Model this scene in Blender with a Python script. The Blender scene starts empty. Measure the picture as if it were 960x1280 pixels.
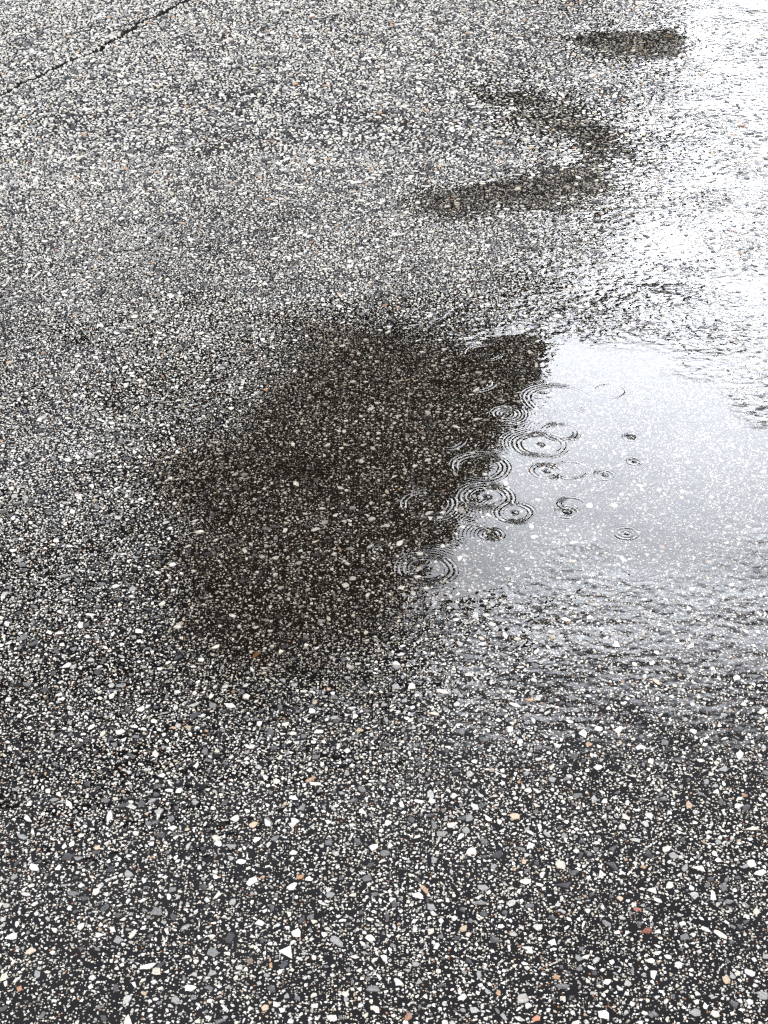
import bpy, math
import numpy as np

rng = np.random.default_rng(7)
C = bpy.context.scene.collection
SC = bpy.context.scene

# ------------------------------------------------------------------ camera
H, PITCH, VFOV = 1.2, math.radians(31.0), math.radians(34.0)
cam = bpy.data.cameras.new('camera')
cam.sensor_fit = 'VERTICAL'
cam.angle = VFOV
cam.clip_start, cam.clip_end = 0.02, 2000.0
camo = bpy.data.objects.new('camera', cam)
camo.location = (0, 0, H)
camo.rotation_euler = (math.pi / 2 - PITCH, 0, 0)
C.objects.link(camo)
SC.camera = camo
TV = math.tan(VFOV / 2)
TH = TV * 0.75


def ground_at(px, py):
    """where the spot seen at (px, py) of the 960x1280 photograph lies on the road (metres)"""
    u = (px - 480) / 480 * TH
    v = (640 - py) / 640 * TV
    dy = math.cos(PITCH) + v * math.sin(PITCH)
    dz = -math.sin(PITCH) + v * math.cos(PITCH)
    t = H / -dz
    return u * t, dy * t


def span_at(px, py, w):
    """width in metres of something w photo pixels wide at that spot"""
    a, _ = ground_at(px - w / 2, py)
    b, _ = ground_at(px + w / 2, py)
    return b - a


# ------------------------------------------------------------------ helpers
def nodes_of(name):
    m = bpy.data.materials.new(name)
    m.use_nodes = True
    nt = m.node_tree
    nt.nodes.clear()
    return m, nt


class NT:
    def __init__(self, nt):
        self.nt = nt

    def n(self, t, inp=None, **kw):
        nd = self.nt.nodes.new(t)
        for k, v in kw.items():
            setattr(nd, k, v)
        for k, v in (inp or {}).items():
            if hasattr(v, 'is_output'):
                self.nt.links.new(v, nd.inputs[k])
            else:
                nd.inputs[k].default_value = v
        return nd

    def math(self, op, a, b=0.0, c=0.0, clamp=False):
        return self.n('ShaderNodeMath', {0: a, 1: b, 2: c}, operation=op, use_clamp=clamp).outputs[0]

    def mix(self, f, a, b, blend='MIX'):
        nd = self.n('ShaderNodeMix', data_type='RGBA', blend_type=blend, clamp_factor=True)
        for idx, v in ((0, f), (6, a), (7, b)):
            if hasattr(v, 'is_output'):
                self.nt.links.new(v, nd.inputs[idx])
            else:
                nd.inputs[idx].default_value = v
        return nd.outputs[2]

    def ramp(self, f, a, b, lo=0.0, hi=1.0):
        return self.n('ShaderNodeMapRange', {0: f, 1: a, 2: b, 3: lo, 4: hi},
                      interpolation_type='SMOOTHSTEP').outputs[0]


def mesh_from(name, V, F, smooth=True):
    """V (n,3), F (m,k) constant polygon size"""
    me = bpy.data.meshes.new(name)
    V = np.ascontiguousarray(V, dtype=np.float32)
    F = np.ascontiguousarray(F, dtype=np.int32)
    m, k = F.shape
    me.vertices.add(len(V))
    me.vertices.foreach_set('co', V.ravel())
    me.loops.add(m * k)
    me.loops.foreach_set('vertex_index', F.ravel())
    me.polygons.add(m)
    me.polygons.foreach_set('loop_start', np.arange(0, m * k, k, dtype=np.int32))
    me.polygons.foreach_set('use_smooth', np.full(m, smooth, dtype=bool))
    me.update(calc_edges=True)
    return me


def link(name, me, mat, loc=(0, 0, 0)):
    o = bpy.data.objects.new(name, me)
    o.location = loc
    if mat:
        me.materials.append(mat)
    C.objects.link(o)
    return o


def fattr(me, name, vals):
    a = me.attributes.new(name, 'FLOAT', 'POINT')
    a.data.foreach_set('value', np.ascontiguousarray(vals, dtype=np.float32))


def cattr(me, name, vals):
    a = me.attributes.new(name, 'FLOAT_COLOR', 'POINT')
    v = np.ones((len(vals), 4), dtype=np.float32)
    v[:, :3] = vals
    a.data.foreach_set('color', v.ravel())


def sstep(x, a, b):
    t = np.clip((x - a) / (b - a), 0, 1)
    return t * t * (3 - 2 * t)


_lat = np.random.default_rng(11).random((256, 256))


def vnoise(x, y, s, o=0):
    """value noise, period 256 cells of size s"""
    X, Y = x / s + 17.3 * o, y / s + 7.7 * o
    i, j = np.floor(X).astype(int), np.floor(Y).astype(int)
    f, g = X - i, Y - j
    f, g = f * f * (3 - 2 * f), g * g * (3 - 2 * g)
    L = lambda a, b: _lat[a & 255, b & 255]
    return ((L(i, j) * (1 - f) + L(i + 1, j) * f) * (1 - g) +
            (L(i, j + 1) * (1 - f) + L(i + 1, j + 1) * f) * g) - 0.5


# ------------------------------------------------------------------ relief of the road
def inv_px(x, y):
    """photo coordinates of a spot on the road: used to lay out the hollows of the road in plan"""
    dz = -H
    depth = y * math.cos(PITCH) - dz * math.sin(PITCH)
    up = y * math.sin(PITCH) + dz * math.cos(PITCH)
    depth = np.maximum(depth, 0.05)
    return 480 + x / depth / TH * 480, 640 - up / depth / TV * 640


def poly_sd(px, py, pts):
    """signed distance to a polygon, positive inside"""
    d = np.full(px.shape, 1e9)
    inside = np.zeros(px.shape, bool)
    n = len(pts)
    for a in range(n):
        x0, y0 = pts[a]
        x1, y1 = pts[(a + 1) % n]
        ex, ey = x1 - x0, y1 - y0
        t = np.clip(((px - x0) * ex + (py - y0) * ey) / (ex * ex + ey * ey), 0, 1)
        d = np.minimum(d, np.hypot(px - x0 - t * ex, py - y0 - t * ey))
        c = ((y0 > py) != (y1 > py)) & (px < (x1 - x0) * (py - y0) / (y1 - y0 + 1e-12) + x0)
        inside ^= c
    return np.where(inside, d, -d)


G_ = lambda pts: [ground_at(*p) for p in pts]
MAIN = G_([(330, 440), (420, 418), (540, 408), (690, 425), (760, 440), (860, 470), (985, 520), (1100, 560),
           (1080, 660), (940, 690), (800, 690), (660, 700), (570, 745), (505, 815), (410, 865), (300, 870),
           (205, 830), (165, 740), (180, 620), (240, 510)])
RIGHT = G_([(880, -60), (860, 60), (880, 150), (905, 260), (900, 330), (870, 355), (860, 372), (900, 384),
            (1000, 400), (1300, 420), (1500, -60)])
# shallow hollows: photo spot, half sizes (m along x, m along y), depth mm
HOLLOWS = [(570, 250, .20, .16, 2.4), (640, 238, .22, .15, 2.6), (710, 225, .16, .16, 2.4), (745, 180, .13, .18, 2.6),
           (690, 150, .16, .14, 2.2), (630, 125, .16, .12, 1.6), (795, 58, .20, .17, 3.0), (740, 48, .20, .13, 2.2),
           (840, 44, .13, .16, 2.7), (838, 360, .07, .05, 2.4), (620, 3, .22, .12, 1.0),
           (540, 255, .1, .1, 1.2)]
CRACK = [ground_at(*p) for p in [(-160, 190), (-60, 148), (0, 121), (40, 102), (66, 91), (85, 80), (118, 66), (140, 52), (163, 38),
                                 (185, 24), (204, 17), (222, 6), (240, -2), (262, -14), (330, -60), (420, -110)]]


def crack_dist(x, y):
    wx = x + vnoise(x, y, .035, 3) * .02 + vnoise(x, y, .009, 4) * .006
    wy = y + vnoise(x, y, .03, 5) * .02 + vnoise(x, y, .3, 9) * .05
    d = np.full(x.shape, 9.0)
    for (x0, y0), (x1, y1) in zip(CRACK[:-1], CRACK[1:]):
        ex, ey = x1 - x0, y1 - y0
        t = np.clip(((wx - x0) * ex + (wy - y0) * ey) / (ex * ex + ey * ey), 0, 1)
        d = np.minimum(d, np.hypot(wx - x0 - t * ex, wy - y0 - t * ey))
    return d + np.maximum(vnoise(x, y, .11, 14), 0) * .004


def depth_mm(x, y):
    """depth of the standing water over the road in mm (negative: the road stands above the water)"""
    wob = vnoise(x, y, .16, 1) * .10 + vnoise(x, y, .06, 2) * .05
    D = np.full(x.shape, -2.6) + vnoise(x, y, .5, 6) * 1.4 + vnoise(x, y, .14, 7) * 1.5 + vnoise(x, y, .05, 8) * .8
    sd = poly_sd(x, y, MAIN) + wob
    # sharp upstream rim, slow run-out to the left and to the front
    soft = .13 + .08 * sstep(2.35 - y, 0, .5) + .12 * sstep(-x, .1, .5)
    m = np.clip(sd / soft, -1, 1)
    D = D + (1 + m) * 2.9 * (m > -1) + np.clip(sd / .35, 0, 1) * 1.2
    # damp apron on the right, in front of the puddle
    D = D + .8 * sstep(x, -.05, .4) * sstep(y, 1.45, 1.85)
    sr = poly_sd(x, y, RIGHT) + wob * 1.6
    D = D + 2.3 * sstep(sr, -.7, .3) + .5 * sstep(sr, -1.3, -.2)
    for px, py, a, b, k in HOLLOWS:
        cx, cy = ground_at(px, py)
        q = ((x - cx + wob * .5) / a) ** 2 + ((y - cy + wob * .5) / b) ** 2
        D = D + k * 1.0 * np.exp(-q * 1.9)
    return np.clip(D, -4.5, 6.5)


# ------------------------------------------------------------------ materials
def water_material():
    m, nt = nodes_of('rain_water')
    k = NT(nt)
    pos = k.n('ShaderNodeNewGeometry').outputs['Position']
    at = k.n('ShaderNodeAttribute', attribute_name='lumpy').outputs['Fac']
    n1 = k.n('ShaderNodeTexNoise', {'Vector': pos, 'Scale': 62.0, 'Detail': 1.6, 'Roughness': .45})
    n2 = k.n('ShaderNodeTexNoise', {'Vector': pos, 'Scale': 30.0, 'Detail': 1.0})
    h = k.math('ADD', n1.outputs[0], k.math('MULTIPLY', n2.outputs[0], .5))
    h = k.math('MULTIPLY', h, at)
    bp = k.n('ShaderNodeBump', {'Strength': 1.0, 'Distance': .0075, 'Height': h})
    fr = k.n('ShaderNodeFresnel', {'IOR': 1.42, 'Normal': bp.outputs[0]})
    gl = k.n('ShaderNodeBsdfGlossy', {'Color': (1, 1, 1, 1), 'Roughness': .015, 'Normal': bp.outputs[0]})
    tr = k.n('ShaderNodeBsdfTransparent', {'Color': (.995, .98, .955, 1)})
    mx = k.n('ShaderNodeMixShader', {0: fr.outputs[0], 1: tr.outputs[0], 2: gl.outputs[0]})
    k.n('ShaderNodeOutputMaterial', {'Surface': mx.outputs[0]})
    return m


def asphalt_material():
    m, nt = nodes_of('asphalt')
    k = NT(nt)
    pos = k.n('ShaderNodeNewGeometry').outputs['Position']
    big = k.n('ShaderNodeTexNoise', {'Vector': pos, 'Scale': 9.0, 'Detail': 4.0}).outputs[0]
    fine = k.n('ShaderNodeTexNoise', {'Vector': pos, 'Scale': 700.0, 'Detail': 2.0}).outputs[0]
    base = k.mix(k.ramp(big, .35, .65), (.0055, .0056, .0078, 1), (.0110, .0112, .0145, 1))
    silt = k.n('ShaderNodeAttribute', attribute_name='silt').outputs['Fac']
    base = k.mix(k.math('MULTIPLY', silt, .8), base, (.010, .0062, .0026, 1))
    coarse = k.n('ShaderNodeAttribute', attribute_name='coarse').outputs['Fac']
    col = base
    spk = None
    for sc, th, thr in ((270.0, .38, .77), (430.0, .36, .78)):
        wp = k.n('ShaderNodeVectorMath', {0: pos, 1: (sc * .11, sc * .05, 0)}, operation='ADD').outputs[0]
        v = k.n('ShaderNodeTexVoronoi', {'Vector': wp, 'Scale': sc, 'Randomness': 1.0}, voronoi_dimensions='2D')
        sp = k.n('ShaderNodeSeparateColor', {0: v.outputs['Color']})
        on = k.math('MULTIPLY', k.math('GREATER_THAN', sp.outputs[0], thr),
                    k.ramp(v.outputs['Distance'], th, th - .10))
        on = k.math('MULTIPLY', on, k.math('SUBTRACT', 1.0, k.math('MULTIPLY', silt, .65)))
        on = k.math('MULTIPLY', on, k.math('SUBTRACT', 1.0, k.math('MULTIPLY', coarse, .85)))
        tint = k.mix(sp.outputs[1], (.34, .33, .30, 1), (.78, .76, .72, 1))
        tint = k.mix(k.math('GREATER_THAN', sp.outputs[2], .93), tint, (.42, .22, .12, 1))
        col = k.mix(on, col, tint)
        spk = on if spk is None else k.math('MAXIMUM', spk, on)
    crk = k.n('ShaderNodeAttribute', attribute_name='crack').outputs['Fac']
    moss = k.mix(k.ramp(big, .45, .6), (.016, .014, .011, 1), (.034, .034, .016, 1))
    col = k.mix(crk, col, moss)
    h = k.math('ADD', k.math('MULTIPLY', spk, .7), fine)
    bp = k.n('ShaderNodeBump', {'Strength': .8, 'Distance': .0012, 'Height': h})
    p = k.n('ShaderNodeBsdfPrincipled', {'Base Color': col, 'Roughness': .65, 'Specular IOR Level': k.math('MULTIPLY', k.math('SUBTRACT', 1.0, crk), .12),
                                         'Normal': bp.outputs[0]})
    k.n('ShaderNodeOutputMaterial', {'Surface': p.outputs[0]})
    return m


def stone_material():
    m, nt = nodes_of('stone')
    k = NT(nt)
    pos = k.n('ShaderNodeNewGeometry').outputs['Position']
    c = k.n('ShaderNodeAttribute', attribute_name='col').outputs['Color']
    n1 = k.n('ShaderNodeTexNoise', {'Vector': pos, 'Scale': 420.0, 'Detail': 3.0, 'Roughness': .7}).outputs[0]
    c = k.mix(k.ramp(n1, .50, .68, 0, .55), c, k.mix(1.0, c, (.30, .29, .27, 1), 'MULTIPLY'))
    bp = k.n('ShaderNodeBump', {'Strength': .5, 'Distance': .0012, 'Height': n1})
    p = k.n('ShaderNodeBsdfPrincipled', {'Base Color': c, 'Roughness': .28, 'Specular IOR Level': .5,
                                         'Normal': bp.outputs[0]})
    k.n('ShaderNodeOutputMaterial', {'Surface': p.outputs[0]})
    return m


M_WATER, M_ASPHALT, M_STONE = water_material(), asphalt_material(), stone_material()


def dry(x, y, D):
    return (sstep(y + 1.6 * vnoise(x, y, .35, 31) + .8 * vnoise(x, y, .12, 32), 2.35, 4.0) * sstep(-D, .3, 2.4)
            * (1 - sstep(x + .6 * vnoise(x, y, .3, 33), .1, 1.0)))


# ------------------------------------------------------------------ the road sheet
def axis(lo, hi, step, far_lo, far_hi):
    core = np.arange(lo, hi + step * .5, step)
    out = []
    d, p = step * 2, hi
    while p < far_hi:
        p += d
        d *= 1.35
        out.append(min(p, far_hi))
    neg = []
    d, p = step * 2, lo
    while p > far_lo:
        p -= d
        d *= 1.35
        neg.append(max(p, far_lo))
    return np.concatenate([neg[::-1], core, out])


def grid_faces(nx, ny):
    i = np.arange(nx * ny).reshape(ny, nx)
    return np.stack([i[:-1, :-1], i[:-1, 1:], i[1:, 1:], i[1:, :-1]], -1).reshape(-1, 4)


X0, X1, Y0, Y1 = -2.3, 2.3, .75, 6.0


def road_z(x, y, with_crack=True):
    edge = sstep(x, -2.3, -2.0) * sstep(-x, -2.3, -2.0) * sstep(y, .75, .95) * sstep(-y, -6.0, -5.6)
    D = depth_mm(x, y) * edge + (-2.6) * (1 - edge)
    z = -D / 1000
    if with_crack:
        z = z - .022 * (1 - sstep(crack_dist(x, y), .002, .011))
    return z, D


gx = axis(X0, X1, .007, -300, 300)
gy = axis(Y0, Y1, .007, -300, 300)
XX, YY = np.meshgrid(gx, gy)
ZZ, DD = road_z(XX, YY)
me = mesh_from('asphalt_road', np.stack([XX, YY, ZZ], -1).reshape(-1, 3), grid_faces(len(gx), len(gy)))
fattr(me, 'silt', (sstep(DD, .4, 3.0) * (1 - sstep(YY, 2.7, 3.0))).ravel() * (1 - .7 * sstep(XX, .1, .5)).ravel())
fattr(me, 'coarse', (sstep(YY, 2.5, 3.8) * (YY < 6)).ravel())
fattr(me, 'crack', (1 - sstep(crack_dist(XX, YY), .004, .011)).ravel())
road = link('asphalt_road', me, M_ASPHALT)
road['kind'] = 'structure'

# ------------------------------------------------------------------ stones set in the asphalt
PAL = np.array([(.74, .73, .70), (.70, .68, .63), (.62, .61, .59), (.66, .62, .53), (.45, .44, .42), (.30, .30, .30),
                (.17, .17, .175), (.085, .085, .09), (.055, .055, .06), (.44, .29, .19), (.46, .37, .27), (.34, .19, .13)])


def stone_batch(cx, cy, z, r, col, n, seed):
    """irregular chips with a worn, slightly tilted top: centre vertex, top ring, skirt ring"""
    g = np.random.default_rng(seed)
    N = len(cx)
    a = (np.arange(n)[None, :] + g.uniform(-.46, .46, (N, n))) * (2 * np.pi / n)
    rad = r[:, None] * g.uniform(.62, 1.28, (N, n))
    el = (1 + 1.2 * g.random(N) ** 1.7)[:, None] ** .5
    lx, ly = rad * np.cos(a) * el, rad * np.sin(a) / el
    th = g.uniform(0, 2 * np.pi, N)[:, None]
    ox, oy = lx * np.cos(th) - ly * np.sin(th), lx * np.sin(th) + ly * np.cos(th)
    tx, ty = g.normal(0, .10, (N, 1)), g.normal(0, .10, (N, 1))
    s = g.uniform(.70, .88, (N, 1))
    V = np.empty((N, 2 * n + 1, 3), np.float32)
    V[:, 0, 0], V[:, 0, 1], V[:, 0, 2] = cx, cy, z + r * g.uniform(.02, .10, N)
    V[:, 1:n + 1, 0], V[:, 1:n + 1, 1] = cx[:, None] + ox * s, cy[:, None] + oy * s
    V[:, 1:n + 1, 2] = z[:, None] + ox * s * tx + oy * s * ty - r[:, None] * g.uniform(0, .10, (N, n))
    V[:, n + 1:, 0], V[:, n + 1:, 1] = cx[:, None] + ox, cy[:, None] + oy
    V[:, n + 1:, 2] = z[:, None] - r[:, None] * g.uniform(.45, .75, (N, n)) - .0012
    i = np.arange(n)
    j = (i + 1) % n
    t = np.concatenate([np.stack([0 * i, 1 + i, 1 + j], -1), np.stack([1 + i, n + 1 + i, n + 1 + j], -1),
                        np.stack([1 + i, n + 1 + j, 1 + j], -1)])
    F = (t[None] + (np.arange(N) * (2 * n + 1))[:, None, None]).reshape(-1, 3)
    cols = np.repeat(col, 2 * n + 1, axis=0)
    return V.reshape(-1, 3), F, cols


OC = .0015
onx, ony = int((X1 - X0) / OC) + 40, int((Y1 - Y0) / OC) + 40
occ = np.zeros((ony, onx), bool)


def cells(x, y):
    return ((y - Y0) / OC).astype(int) + 20, ((x - X0) / OC).astype(int) + 20


def stamp(x, y, r):
    R = int(math.ceil(r.max() / OC))
    iy, ix = cells(x, y)
    for dy in range(-R, R + 1):
        for dx in range(-R, R + 1):
            d = math.hypot(dx, dy) * OC
            s = r * .95 >= d
            if s.any():
                occ[np.clip(iy[s] + dy, 0, ony - 1), np.clip(ix[s] + dx, 0, onx - 1)] = True


def free(x, y, r):
    iy, ix = cells(x, y)
    ok = ~occ[iy, ix]
    for a in range(6):
        qx, qy = x + r * .85 * math.cos(a * 1.047), y + r * .85 * math.sin(a * 1.047)
        iy, ix = cells(qx, qy)
        ok &= ~occ[np.clip(iy, 0, ony - 1), np.clip(ix, 0, onx - 1)]
    return ok


# the stones that stand out by size or colour: photo spot, width px, colour, shape seed, label
W, CR, PEACH, OR, RED = (.80, .79, .77), (.72, .66, .54), (.58, .44, .32), (.40, .23, .13), (.36, .15, .11)
GR, DG, PG, BR = (.20, .20, .20), (.05, .05, .055), (.46, .46, .45), (.16, .10, .06)
FEATURE = [
    (362, 1193, 24, W, 'largest white pointed stone chip, wedge shaped, near the front left edge of the asphalt'),
    (196, 1142, 19, GR, 'broad mid grey flat stone set in dark asphalt at front left'),
    (166, 1172, 13, CR, 'rounded yellowish grey stone just below the broad mid grey flat stone'),
    (185, 1211, 17, W, 'chunky white stone left of the largest white pointed chip'),
    (315, 1105, 15, W, 'white stone left of the white and orange stone pair'),
    (365, 1111, 14, W, 'round white stone right under the small orange stone'),
    (375, 1099, 11, OR, 'small orange stone touching two round white stones'),
    (386, 1101, 10, W, 'small round white stone at the right side of the small orange stone'),
    (121, 1062, 11, PEACH, 'small oval peach stone alone at the left, above the grey flat stone'),
    (90, 1058, 13, W, 'crooked white chip at the far left beside the oval peach stone'),
    (321, 1052, 13, W, 'angular white chip directly below a flat peach stone'),
    (317, 1033, 14, PEACH, 'flat peach stone directly above an angular white chip'),
    (367, 999, 12, W, 'blunt white stone in grey wet asphalt in front of the puddle'),
    (287, 1176, 25, DG, 'largest charcoal slab stone, nearly as dark as the asphalt, front left'),
    (267, 1195, 17, GR, 'speckled grey stone at the lower left of the largest charcoal slab'),
    (237, 1238, 16, W, 'round white stone near the bottom edge, left of centre'),
    (160, 1252, 15, PG, 'pale speckled grey stone near the bottom left corner'),
    (40, 1192, 18, (.66, .52, .42), 'pinkish cream stone close to the left edge of the photo'),
    (15, 1174, 14, W, 'white oval stone at the left edge, above the pinkish cream stone'),
    (362, 1146, 12, CR, 'tan cream stone straight behind the largest white pointed chip'),
    (216, 1115, 13, GR, 'speckled grey stone above and right of the broad grey flat stone'),
    (253, 1112, 15, DG, 'charcoal stone between the speckled grey stone and the white stones'),
    (356, 1208, 17, (.07, .075, .09), 'dark blue grey stone at the foot of the largest white pointed chip'),
    (312, 1205, 16, (.20, .15, .11), 'brown speckled stone between charcoal slab and dark blue grey stone'),
    (25, 1240, 11, OR, 'orange stone in the bottom left corner of the asphalt'),
    (332, 1263, 12, PEACH, 'pale orange stone at the bottom edge, in front of the pointed white chip'),
    (751, 1095, 14, W, 'white triangular chip leaning on a charcoal stone, right of centre'),
    (766, 1086, 19, DG, 'charcoal stone touching the white triangular chip'),
    (768, 1062, 18, (.09, .09, .095), 'dark grey stone behind the charcoal stone and white triangular chip'),
    (690, 1180, 15, W, 'tall white shard standing out in dark asphalt at front right'),
    (797, 1140, 12, RED, 'bright coral red stone at front right'),
    (809, 1167, 13, (.22, .08, .05), 'dull brick red stone in front of the bright coral red one'),
    (775, 1126, 11, PEACH, 'peach stone at the upper left of the coral red stone'),
    (837, 1110, 14, CR, 'yellowish speckled stone right of the coral red stone'),
    (806, 1032, 13, PG, 'pale grey stone left of a pointed white chip, far right foreground'),
    (867, 1031, 13, W, 'pointed white chip in front of the large tan pink stone'),
    (861, 1009, 17, (.48, .34, .24), 'large tan pink stone toward the right edge'),
    (872, 1089, 16, W, 'wide flat white stone near the right edge, level with the triangular chip'),
    (950, 1093, 15, W, 'white stone cut by the right edge of the photo'),
    (893, 1070, 11, W, 'small round white stone above the wide flat white stone'),
    (729, 1161, 12, W, 'squarish white stone above the tall white shard'),
    (694, 1224, 13, OR, 'narrow orange stone below the tall white shard'),
    (847, 1209, 12, W, 'rounded white stone at the right of two white chips near the bottom'),
    (814, 1204, 13, W, 'upper one of two close white chips near the bottom right'),
    (817, 1221, 15, (.66, .67, .66), 'lower, greyer one of two close chips near the bottom right'),
    (655, 1080, 10, PEACH, 'small peach stone alone in dark asphalt near the middle of the foreground'),
    (645, 1023, 15, PEACH, 'long peach stone lying flat behind the small peach stone'),
    (616, 1178, 26, (.06, .06, .062), 'big charcoal slab with sharp corners left of the tall white shard'),
    (704, 1109, 22, DG, 'black flat stone left of the white triangular chip'),
    (639, 1132, 16, PG, 'pale grey mottled stone left of centre right foreground, above the big slab'),
    (600, 1132, 13, GR, 'mid grey stone left beside the pale grey mottled stone'),
    (622, 1072, 21, DG, 'black stone left of the small peach stone'),
    (670, 1276, 14, (.52, .24, .15), 'orange red stone cut by the bottom edge'),
    (320, 817, 15, (.22, .11, .045), 'rusty brown stone at the front rim of the dark puddle'),
    (174, 789, 13, W, 'bright white stone in the wet asphalt left of the dark puddle'),
    (202, 971, 11, W, 'white stone in the grey film of water left in front of the puddle'),
    (793, 832, 12, W, 'bright white stone in the grey wet apron right of the puddle'),
    (821, 854, 13, (.64, .50, .38), 'pinkish stone lying in front of the bright white apron stone'),
]
fx = np.array([ground_at(f[0], f[1])[0] for f in FEATURE])
fy = np.array([ground_at(f[0], f[1])[1] for f in FEATURE])
fr_ = np.array([span_at(f[0], f[1], f[2]) / 2 for f in FEATURE])
stamp(fx, fy, fr_)
fz, _ = road_z(fx, fy, False)
for q, f in enumerate(FEATURE):
    V, F, cc = stone_batch(np.zeros(1), np.zeros(1), np.zeros(1), fr_[q:q + 1], np.array([f[3]]), 3 if ('wedge' in f[4] or 'triangular' in f[4]) else 4 if ('shard' in f[4] or 'pointed white chip in' in f[4]) else 8 if 'round' in f[4] else 6, 500 + q)
    if 'wedge' in f[4] or 'triangular' in f[4]:
        V[:, :2] *= 1.25
    V[:, 2] *= .8
    sme = mesh_from('stone', V, F, False)
    cattr(sme, 'col', cc)
    o = link('stone', sme, M_STONE, (fx[q], fy[q], fz[q] + .0012))
    o['label'] = f[4]
    o['category'] = 'stone'
    o['group'] = 'larger stones showing in the asphalt'

Vs, Fs, Cs, base = [], [], [], 0
#            spacing  keep  rmin    rmax   margin weights over PAL
CLASSES = [(.0150, .28, .0036, .0066, 1.1, [.16, .12, .09, .06, .09, .11, .14, .14, .08, .008, .012, .003]),
           (.0090, .36, .0023, .0037, .7, [.28, .18, .12, .08, .09, .07, .07, .05, .02, .007, .012, .003]),
           (.0058, .44, .0014, .0024, .22, [.36, .20, .13, .08, .08, .05, .03, .02, .01, .007, .012, .003]),
           (.0042, .44, .0011, .0017, .10, [.40, .22, .12, .08, .08, .04, .02, .01, .0, .01, .015, .005])]
for q, (sp, keep, r0, r1, marg, wts) in enumerate(CLASSES):
    xs, ys = np.arange(X0 + .1, X1 - .1, sp), np.arange(Y0 + .1, Y1 - .1, sp)
    x, y = [a.ravel() for a in np.meshgrid(xs, ys)]
    x = x + rng.uniform(-.48, .48, x.size) * sp
    y = y + rng.uniform(-.48, .48, x.size) * sp
    # only the stretch of road in view and a margin round it
    half = TH * (y * math.cos(PITCH) + H * math.sin(PITCH))
    ymax = 4.9 if q < 3 else 3.4
    s = (np.abs(x) < half + marg) & (rng.random(x.size) < keep * (1 + .85 * sstep(y, 2.6, 3.5)) * (1 + .7 * vnoise(x, y, .045, 21) + .8 * vnoise(x, y, .2, 22))) & (y > 1.07 - min(marg, .3)) & (y < ymax + marg)
    x, y = x[s], y[s]
    r = r0 + (r1 - r0) * rng.random(x.size) ** 1.6
    r = r * (1 + .4 * sstep(y, 2.4, 3.8))
    s = free(x, y, r) & (crack_dist(x, y) > .0050 + r)
    x, y, r = x[s], y[s], r[s]
    stamp(x, y, r)
    z0, D0 = road_z(x, y, False)
    s = rng.random(x.size) > (.05, .17, .28, .34)[q] * sstep(D0, .8, 3.0) * (1 - .7 * sstep(x, .1, .5))
    x, y, r, z0, D0 = x[s], y[s], r[s], z0[s], D0[s]
    dr = dry(x, y, D0)
    z = z0 + rng.uniform(-.0002, .0012, x.size) + r * .16 + dr * .0007
    w = np.array(wts) / sum(wts)
    ci = rng.choice(len(PAL), x.size, p=w)
    col = PAL[ci] * rng.uniform(.82, 1.1, (x.size, 1))
    V, F, cc = stone_batch(x, y, z, r, np.clip(col, .02, .84), (6, 5, 5, 4)[q], 40 + q)
    Vs.append(V)
    Fs.append(F + base)
    Cs.append(cc)
    base += len(V)
    print('stones', q, len(x))
me = mesh_from('stone_chips', np.concatenate(Vs), np.concatenate(Fs), False)
cattr(me, 'col', np.concatenate(Cs))
chips = link('stone_chips', me, M_STONE)
chips['kind'] = 'stuff'
chips['label'] = 'mixed pale stone chips bound into the wet dark asphalt'
chips['category'] = 'aggregate'

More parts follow.
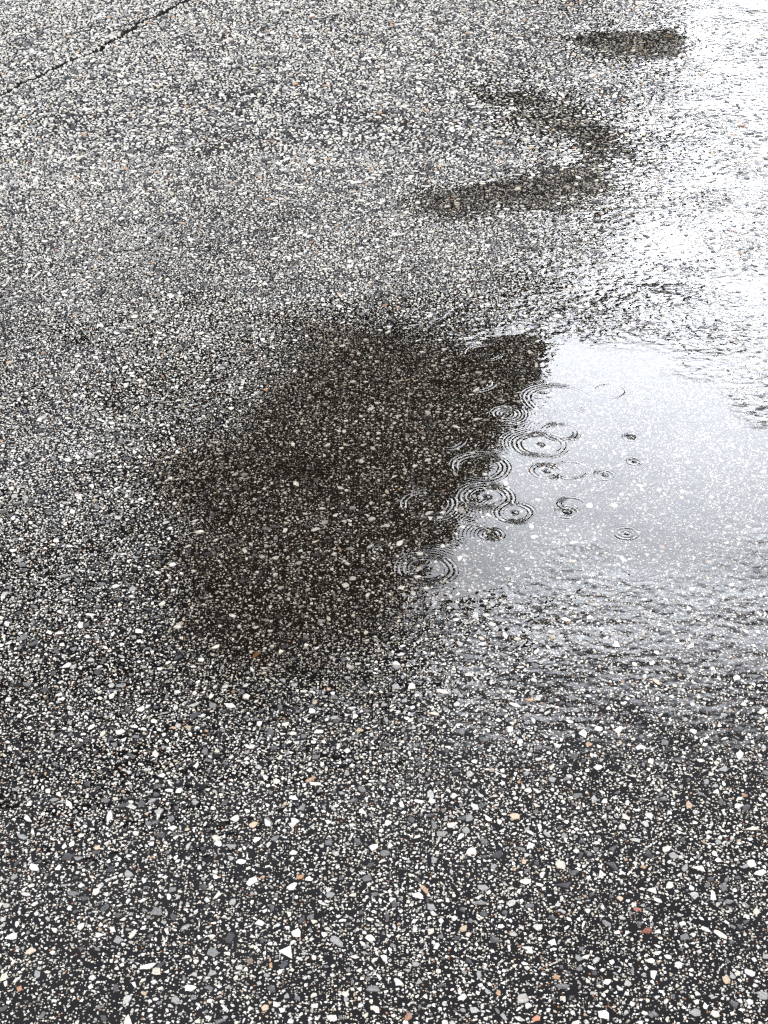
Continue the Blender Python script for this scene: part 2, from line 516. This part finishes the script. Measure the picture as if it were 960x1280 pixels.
# ------------------------------------------------------------------ water: puddle, film and raindrop ripples
# photo spot, radius px, rings, wave height mm, splash height mm, label
RIPPLES = [
    (700, 540, 23, 2, .30, 0, 'dark ring ripple on the bright water, upper right of an overlapping pair'),
    (675, 556, 33, 3, .34, .8, 'wide ring ripple with a droplet at its centre on the bright water edge'),
    (682, 589, 19, 2, .34, .5, 'small bold ring ripple with a broken centre below the wide droplet ripple'),
    (712, 588, 22, 1, .22, 0, 'faint single ring on bright water, right of the small bold ring'),
    (608, 621, 32, 3, .40, .6, 'boldest ripple of four tight rings where dark water meets bright water'),
    (535, 630, 36, 3, .26, .5, 'three ring ripple on the dark water left of the boldest ripple'),
    (643, 641, 24, 2, .30, .4, 'two ring ripple touching the boldest ripple at lower right'),
    (613, 668, 14, 2, .40, 1.2, 'small dark splash in grey water below the boldest ripple'),
    (708, 640, 14, 2, .42, 1.2, 'dark splash on bright water with a thin ring above it'),
    (714, 630, 16, 1, .25, 0, 'thin ring on bright water just above a dark splash'),
    (533, 711, 36, 3, .26, .3, 'large ripple nearest the front, at the corner of the dark water'),
    (632, 517, 17, 2, .30, .4, 'small two ring ripple at the dark rim left of the big arcs'),
    (697, 499, 42, 3, .17, 0, 'largest ripple, wide arcs at the top corner of the bright water'),
    (763, 489, 19, 1, .22, 0, 'faint arc on bright water right of the largest ripple'),
    (554, 548, 28, 2, .20, 0, 'ripple with bright arcs on its right side in the upper dark water'),
    (604, 441, 24, 2, .22, 0, 'pale faint ripple farthest away near the far rim of the dark water'),
    (593, 478, 26, 2, .24, 0, 'pale arc ripple on dark water below the farthest one'),
    (600, 584, 36, 3, .22, 0, 'broad faint ripple behind the boldest ripple'),
    (755, 594, 12, 1, .30, .5, 'short dark ripple mark on bright water right of the faint single ring'),
    (788, 547, 9, 1, .45, 1.3, 'tiny dark splash alone on the brightest water'),
    (793, 577, 9, 1, .40, .6, 'tiny white centred ring below the tiny dark splash'),
    (783, 667, 14, 1, .30, .3, 'faint hooked ripple on grey water at the far right'),
    (345, 640, 18, 2, .20, .3, 'pale two ring ripple, back left one of the cluster on dark water'),
    (426, 639, 21, 2, .20, .3, 'pale ripple at the back right of the cluster on dark water'),
    (405, 658, 23, 3, .22, .4, 'clear three ring ripple in the middle of the cluster on dark water'),
    (365, 667, 14, 3, .20, .4, 'tight small ripple at the front of the cluster on dark water'),
    (288, 695, 10, 2, .19, .3, 'tiny pale ripple farthest left on the dark water'),
    (280, 627, 10, 1, .26, 0, 'tiny pale arc near the left rim of the dark water'),
    (487, 688, 22, 2, .18, 0, 'faint ripple between the cluster and the large front ripple'),
]
RP = []
for px, py, rp, nr, A, sp, lab in RIPPLES:
    cx, cy = ground_at(px, py)
    R = span_at(px, py, 2 * rp) / 2
    lam = min(max(R / (nr + .35), .0048), .0068)
    RP.append((cx, cy, R, nr, lam, A / 1000, sp / 1000, lab))


def uneven(lo, hi, flo, fhi, fine, coarse):
    return np.concatenate([np.arange(lo, flo, coarse), np.arange(flo, fhi, fine), np.arange(fhi, hi + 1e-6, coarse)])


wx = uneven(X0 + .02, X1 - .02, -.27, .42, .0011, .008)
wy = uneven(Y0 + .02, Y1 - .02, 1.80, 2.62, .0011, .008)
XX, YY = np.meshgrid(wx, wy)
RZ, DD = road_z(XX, YY, False)
film = RZ + .00015
k_ = .0006
Z = np.logaddexp(0, film / k_) * k_ - k_ * .0     # level water that turns into a film clinging to the road
Z = np.where(film > .004, film, Z)
cd = crack_dist(XX, YY)
Z = Z - .03 * (1 - sstep(cd, .004, .013))
Z = Z - .003 * dry(XX, YY, DD)
hh = np.zeros_like(Z)
own = np.full(Z.shape, -1)
best = np.full(Z.shape, 1.0)
phase = np.random.default_rng(3)
for q, (cx, cy, R, nr, lam, A, sp, lab) in enumerate(RP):
    dx, dy = XX - cx, YY - cy
    th = np.arctan2(dy, dx)
    p1, p2 = phase.uniform(0, 6.28, 2)
    r = np.hypot(dx, dy) * (1 + .025 * np.sin(2 * th + p1) + .015 * np.sin(5 * th + p2))
    rin = max(R - (nr * .62 - .15) * lam, lam * .6)
    env = sstep(r, rin - lam * .7, rin + lam * .2) * (1 - sstep(r, R, R + lam * .95))
    env = env * (.62 + .38 * np.sin(th * 1 + p2) * np.cos(th * 2 + p1))
    env = env * np.clip(.7 + 1.3 * vnoise(XX + 3 * q, YY, .019, 40), .6 if cx < .06 else .12, 1.15)
    hh += .85 * A * env * np.cos(2 * np.pi * (r - R) / lam)
    # weaker, wider train running ahead of the front
    far = sstep(r, R, R + lam) * np.exp(-np.maximum(r - R, 0) / (lam * 2.2))
    hh += A * .08 * far * np.cos(2 * np.pi * (r - R) / (lam * .8))
    if sp:
        hh += sp * np.exp(-(r / .0022) ** 2) - sp * .5 * np.exp(-((r - .0048) / .0017) ** 2)
    t = r / (R + lam * .8)
    s = t < best
    own[s] = q
    best[s] = t[s]
wet = sstep(DD, -.6, 1.2)
Z = Z + hh * wet
lumpy = .012 + .014 * sstep(XX, .12, .4) + .50 * (1 - sstep(DD, -.4, 2.6)) ** 1.3
lumpy = lumpy * (1 - .75 * sstep(-YY, -1.56, -1.36) * sstep(-DD, 0, 1.5))
lumpy = np.maximum(lumpy, .55 * (1 - .86 * sstep(DD, .7, 2.9)) * sstep(poly_sd(XX, YY, RIGHT), -.55, .0) * (1 - .7 * sstep(YY + 1.2 * XX, 4.4, 5.8))
                   * (1 - sstep(poly_sd(XX, YY, MAIN), -.03, .07)) * (1 - np.exp(-((XX - ground_at(905, 362)[0]) / .1) ** 2 - ((YY - ground_at(905, 362)[1]) / .05) ** 2)))
lumpy = lumpy * (1 - .6 * sstep(XX, -.05, .12) * sstep(-YY, -2.0, -1.85))
lumpy = lumpy * (1 + .5 * sstep(YY, 2.7, 3.5) * sstep(-DD, 0, 1.5))
qx, qy = ground_at(836, 361)
lumpy = lumpy + .7 * np.exp(-((XX - qx) / .045) ** 2 - ((YY - qy) / .022) ** 2)
lumpy = lumpy * (.75 + .9 * vnoise(XX, YY, .09, 12))
# vertex normals of the whole sheet so that the pieces meet without a seam
gyv, gxv = np.gradient(Z, wy, wx)
NN = np.stack([-gxv, -gyv, np.ones_like(Z)], -1)
NN /= np.linalg.norm(NN, axis=-1, keepdims=True)
ALLV = np.stack([XX, YY, Z], -1).reshape(-1, 3)
ALLN = NN.reshape(-1, 3)
LUM = lumpy.ravel()
FF = grid_faces(len(wx), len(wy))
fo = own.ravel()[FF[:, 0]]


def water_piece(name, sel, loc):
    f = FF[sel]
    u, inv = np.unique(f, return_inverse=True)
    me = mesh_from(name, ALLV[u] - np.array(loc), inv.reshape(f.shape))
    fattr(me, 'lumpy', LUM[u])
    me.normals_split_custom_set_from_vertices(ALLN[u].tolist())
    return link(name, me, M_WATER, loc)


w = water_piece('puddle_water', fo < 0, (0, 0, 0))
w['kind'] = 'structure'
for q, (cx, cy, R, nr, lam, A, sp, lab) in enumerate(RP):
    if not (fo == q).any():
        continue
    o = water_piece('raindrop_ripple', fo == q, (cx, cy, 0))
    o['label'], o['category'], o['group'] = lab, 'ripple', 'raindrop ripples on the puddle'


# ------------------------------------------------------------------ the tree whose reflection darkens the puddle
def leaf_material(name, a, b):
    m, nt = nodes_of(name)
    k = NT(nt)
    pos = k.n('ShaderNodeNewGeometry').outputs['Position']
    n1 = k.n('ShaderNodeTexNoise', {'Vector': pos, 'Scale': 1.7, 'Detail': 4.0}).outputs[0]
    c = k.mix(k.ramp(n1, .35, .65), a, b)
    p = k.n('ShaderNodeBsdfPrincipled', {'Base Color': c, 'Roughness': .6})
    k.n('ShaderNodeOutputMaterial', {'Surface': p.outputs[0]})
    return m


def taper(path, rad, n=10):
    V, F = [], []
    path = np.array(path, float)
    for i, p in enumerate(path):
        d = path[min(i + 1, len(path) - 1)] - path[max(i - 1, 0)]
        d /= np.linalg.norm(d)
        s = np.cross(d, (0.31, .95, .05))
        s /= np.linalg.norm(s)
        t = np.cross(d, s)
        for a in range(n):
            an = 2 * math.pi * a / n
            V.append(p + rad[i] * (math.cos(an) * s + math.sin(an) * t))
    for i in range(len(path) - 1):
        for a in range(n):
            F.append((i * n + a, i * n + (a + 1) % n, (i + 1) * n + (a + 1) % n, (i + 1) * n + a))
    return np.array(V), np.array(F)


TD = 11.0
TX = -.6


def edge_at(px, py):
    """height and sideways reach of the crown's rim mirrored at that photo spot"""
    u = (px - 480) / 480 * TH
    v = (640 - py) / 640 * TV
    dy = math.cos(PITCH) + v * math.sin(PITCH)
    dz = math.sin(PITCH) - v * math.cos(PITCH)
    return TD * dz / dy - H, TD * u / dy - TX


prof = sorted([edge_at(*p) for p in [(235, 890), (350, 850), (450, 795), (515, 700), (572, 610), (630, 520), (680, 430), (745, 300),
                                     (785, 190), (850, 60)]])
prof = [(.35, prof[0][1] * .8)] + prof
top = prof[-1][0] + .35
pz = np.array([p[0] for p in prof] + [top])
right = np.array([p[1] for p in prof] + [prof[-1][1] - .35])
left = np.interp(pz, [.3, 1.5, 2.2, 3.4, 4.6, 6.0, top - .3, top], [.9, .7, -.2, -2.0, -3.5, -3.9, -3.2, right[-1] - .1])
pr, pc = (right - left) / 2, (right + left) / 2
tree = bpy.data.objects.new('broad_tree', None)
tree.location = (TX, TD, 0)
C.objects.link(tree)
tree['label'] = 'broad dark leafy tree beyond the road, showing as the dark reflection in the puddle'
tree['category'] = 'tree'
tv, tf = [], []
b0 = 0
g = np.random.default_rng(5)
limbs = [([(0, 0, -.1), (.03, 0, 1.2), (-.15, .05, 3.0), (-.7, 0, top * .75)], [.26, .2, .15, .04])]
for a in range(14):
    z0 = .9 + a * .33
    an = a * 2.4
    rr = np.interp(z0 + .9, pz, pr) * .8
    limbs.append(([(0, 0, z0), (np.interp(z0 + .9, pz, pc) * .6 + rr * .45 * math.cos(an), rr * .45 * math.sin(an), z0 + .35), (np.interp(z0 + .9, pz, pc) + rr * math.cos(an), rr * math.sin(an), z0 + .9)],
                  [.09, .06, .015]))
for pth, rad in limbs:
    V, F = taper(pth, rad)
    tv.append(V)
    tf.append(F + b0)
    b0 += len(V)
o = link('trunk', mesh_from('trunk', np.concatenate(tv), np.concatenate(tf)), leaf_material('bark', (.03, .024, .018, 1), (.06, .05, .04, 1)))
o.parent = tree
NL = 60000
z = g.uniform(.3, top, NL * 2)
prob = np.interp(z, pz, pr) ** 1.3
z = z[g.random(len(z)) < prob / prob.max()][:NL]
NL = len(z)
an = g.uniform(0, 2 * np.pi, NL)
lump = 1 + .035 * np.sin(an * 5 + z * 3) + .03 * np.sin(an * 9 - z * 5.3)
rr = np.interp(z, pz, pr) * lump * g.uniform(0.05, 1, NL) ** .38 * g.choice([1, 1, 1, .97, 1.03], NL)
cen = np.stack([np.interp(z, pz, pc) + rr * np.cos(an), rr * np.sin(an) * .6, z + g.normal(0, .05, NL)], -1)
d1 = g.normal(size=(NL, 3))
d1 /= np.linalg.norm(d1, axis=1, keepdims=True)
d2 = np.cross(d1, g.normal(size=(NL, 3)))
d2 /= np.linalg.norm(d2, axis=1, keepdims=True)
L = g.uniform(.09, .17, (NL, 1))
Q = np.stack([cen - d1 * L, cen + d2 * L * .55, cen + d1 * L, cen - d2 * L * .55], 1).reshape(-1, 3)
o = link('crown', mesh_from('crown', Q, np.arange(NL * 4).reshape(-1, 4), False),
         leaf_material('leaves', (.012, .015, .008, 1), (.030, .036, .016, 1)))
o.parent = tree

# unseen woods added low over the horizon to darken reflections on lumpy water
g = np.random.default_rng(9)
NW = 26000
wxp = g.uniform(-60, 70, NW)
wd_ = 34 + 6 * np.sin(wxp * .13) + g.uniform(-3, 3, NW)
wt = 4.6 + 1.3 * np.sin(wxp * .31) + .9 * np.sin(wxp * .83 + 1) + .5 * np.sin(wxp * 2.1)
cen = np.stack([wxp, wd_, wt * g.random(NW) ** .7], -1)
d1 = g.normal(size=(NW, 3))
d1 /= np.linalg.norm(d1, axis=1, keepdims=True)
d2 = np.cross(d1, g.normal(size=(NW, 3)))
d2 /= np.linalg.norm(d2, axis=1, keepdims=True)
Q = np.stack([cen - d1 * .5, cen + d2 * .3, cen + d1 * .5, cen - d2 * .3], 1).reshape(-1, 3)
o = link('added_woods', mesh_from('added_woods', Q, np.arange(NW * 4).reshape(-1, 4), False),
         leaf_material('added_woods_leaves', (.02, .024, .014, 1), (.04, .045, .022, 1)))
o['kind'] = 'stuff'
o['label'] = 'unseen dark line of woods, added far beyond the wet road for its reflection'
o['category'] = 'added woods'

# ------------------------------------------------------------------ light: bright overcast
SUN_EL, SUN_AZ = math.radians(62), math.radians(200)
wd = bpy.data.worlds.new('World')
SC.world = wd
wd.use_nodes = True
wd.node_tree.nodes.clear()
k = NT(wd.node_tree)
sky = k.n('ShaderNodeTexSky', sky_type='NISHITA', sun_disc=False, sun_elevation=SUN_EL, sun_rotation=SUN_AZ,
          air_density=1.0, dust_density=3.0, ozone_density=1.0)
grey = k.n('ShaderNodeHueSaturation', {'Saturation': .20, 'Color': sky.outputs[0]}).outputs[0]
dirv = k.n('ShaderNodeTexCoord').outputs['Generated']
cl = k.n('ShaderNodeTexNoise', {'Vector': dirv, 'Scale': 2.2, 'Detail': 5.0, 'Roughness': .55}).outputs[0]
gd = (math.sin(math.radians(9.0)) * math.cos(math.radians(25)), math.cos(math.radians(9.0)) * math.cos(math.radians(25)),
      math.sin(math.radians(25)))
dt = k.n('ShaderNodeVectorMath', {0: dirv, 1: gd}, operation='DOT_PRODUCT').outputs['Value']
up = k.n('ShaderNodeSeparateXYZ', {0: dirv}).outputs[2]
glow = k.math('ADD', k.ramp(dt, .970, .9993, .0, 12.5), k.ramp(up, .50, .10, 0.0, 1.9))
fac = k.math('MULTIPLY', k.math('ADD', glow, 1.0), k.ramp(cl, .25, .75, .8, 1.2))
br = k.n('ShaderNodeVectorMath', {0: grey, 3: fac}, operation='SCALE').outputs[0]
bg = k.n('ShaderNodeBackground', {'Color': br, 'Strength': .12})
k.n('ShaderNodeOutputWorld', {'Surface': bg.outputs[0]})

sl = bpy.data.lights.new('sun', 'SUN')
sl.energy = .8
sl.angle = math.radians(30)
sl.color = (1, .98, .95)
so = bpy.data.objects.new('sun', sl)
so.rotation_euler = (math.pi / 2 - SUN_EL, 0, math.pi - SUN_AZ)
so.location = (0, 0, 20)
C.objects.link(so)

SC.view_settings.view_transform = 'Standard'
SC.view_settings.look = 'None'
SC.view_settings.exposure = 0.92
SC.view_settings.gamma = 1
SC.view_settings.use_curve_mapping = False
SC.render.engine = 'CYCLES'
SC.cycles.use_denoising = False
SC.cycles.max_bounces = 6
SC.cycles.transparent_max_bounces = 12
SC.render.filter_size = 1.1
try:
    SC.cycles.pixel_filter_type = 'BLACKMAN_HARRIS'
    SC.cycles.filter_width = 1.3
except Exception:
    pass
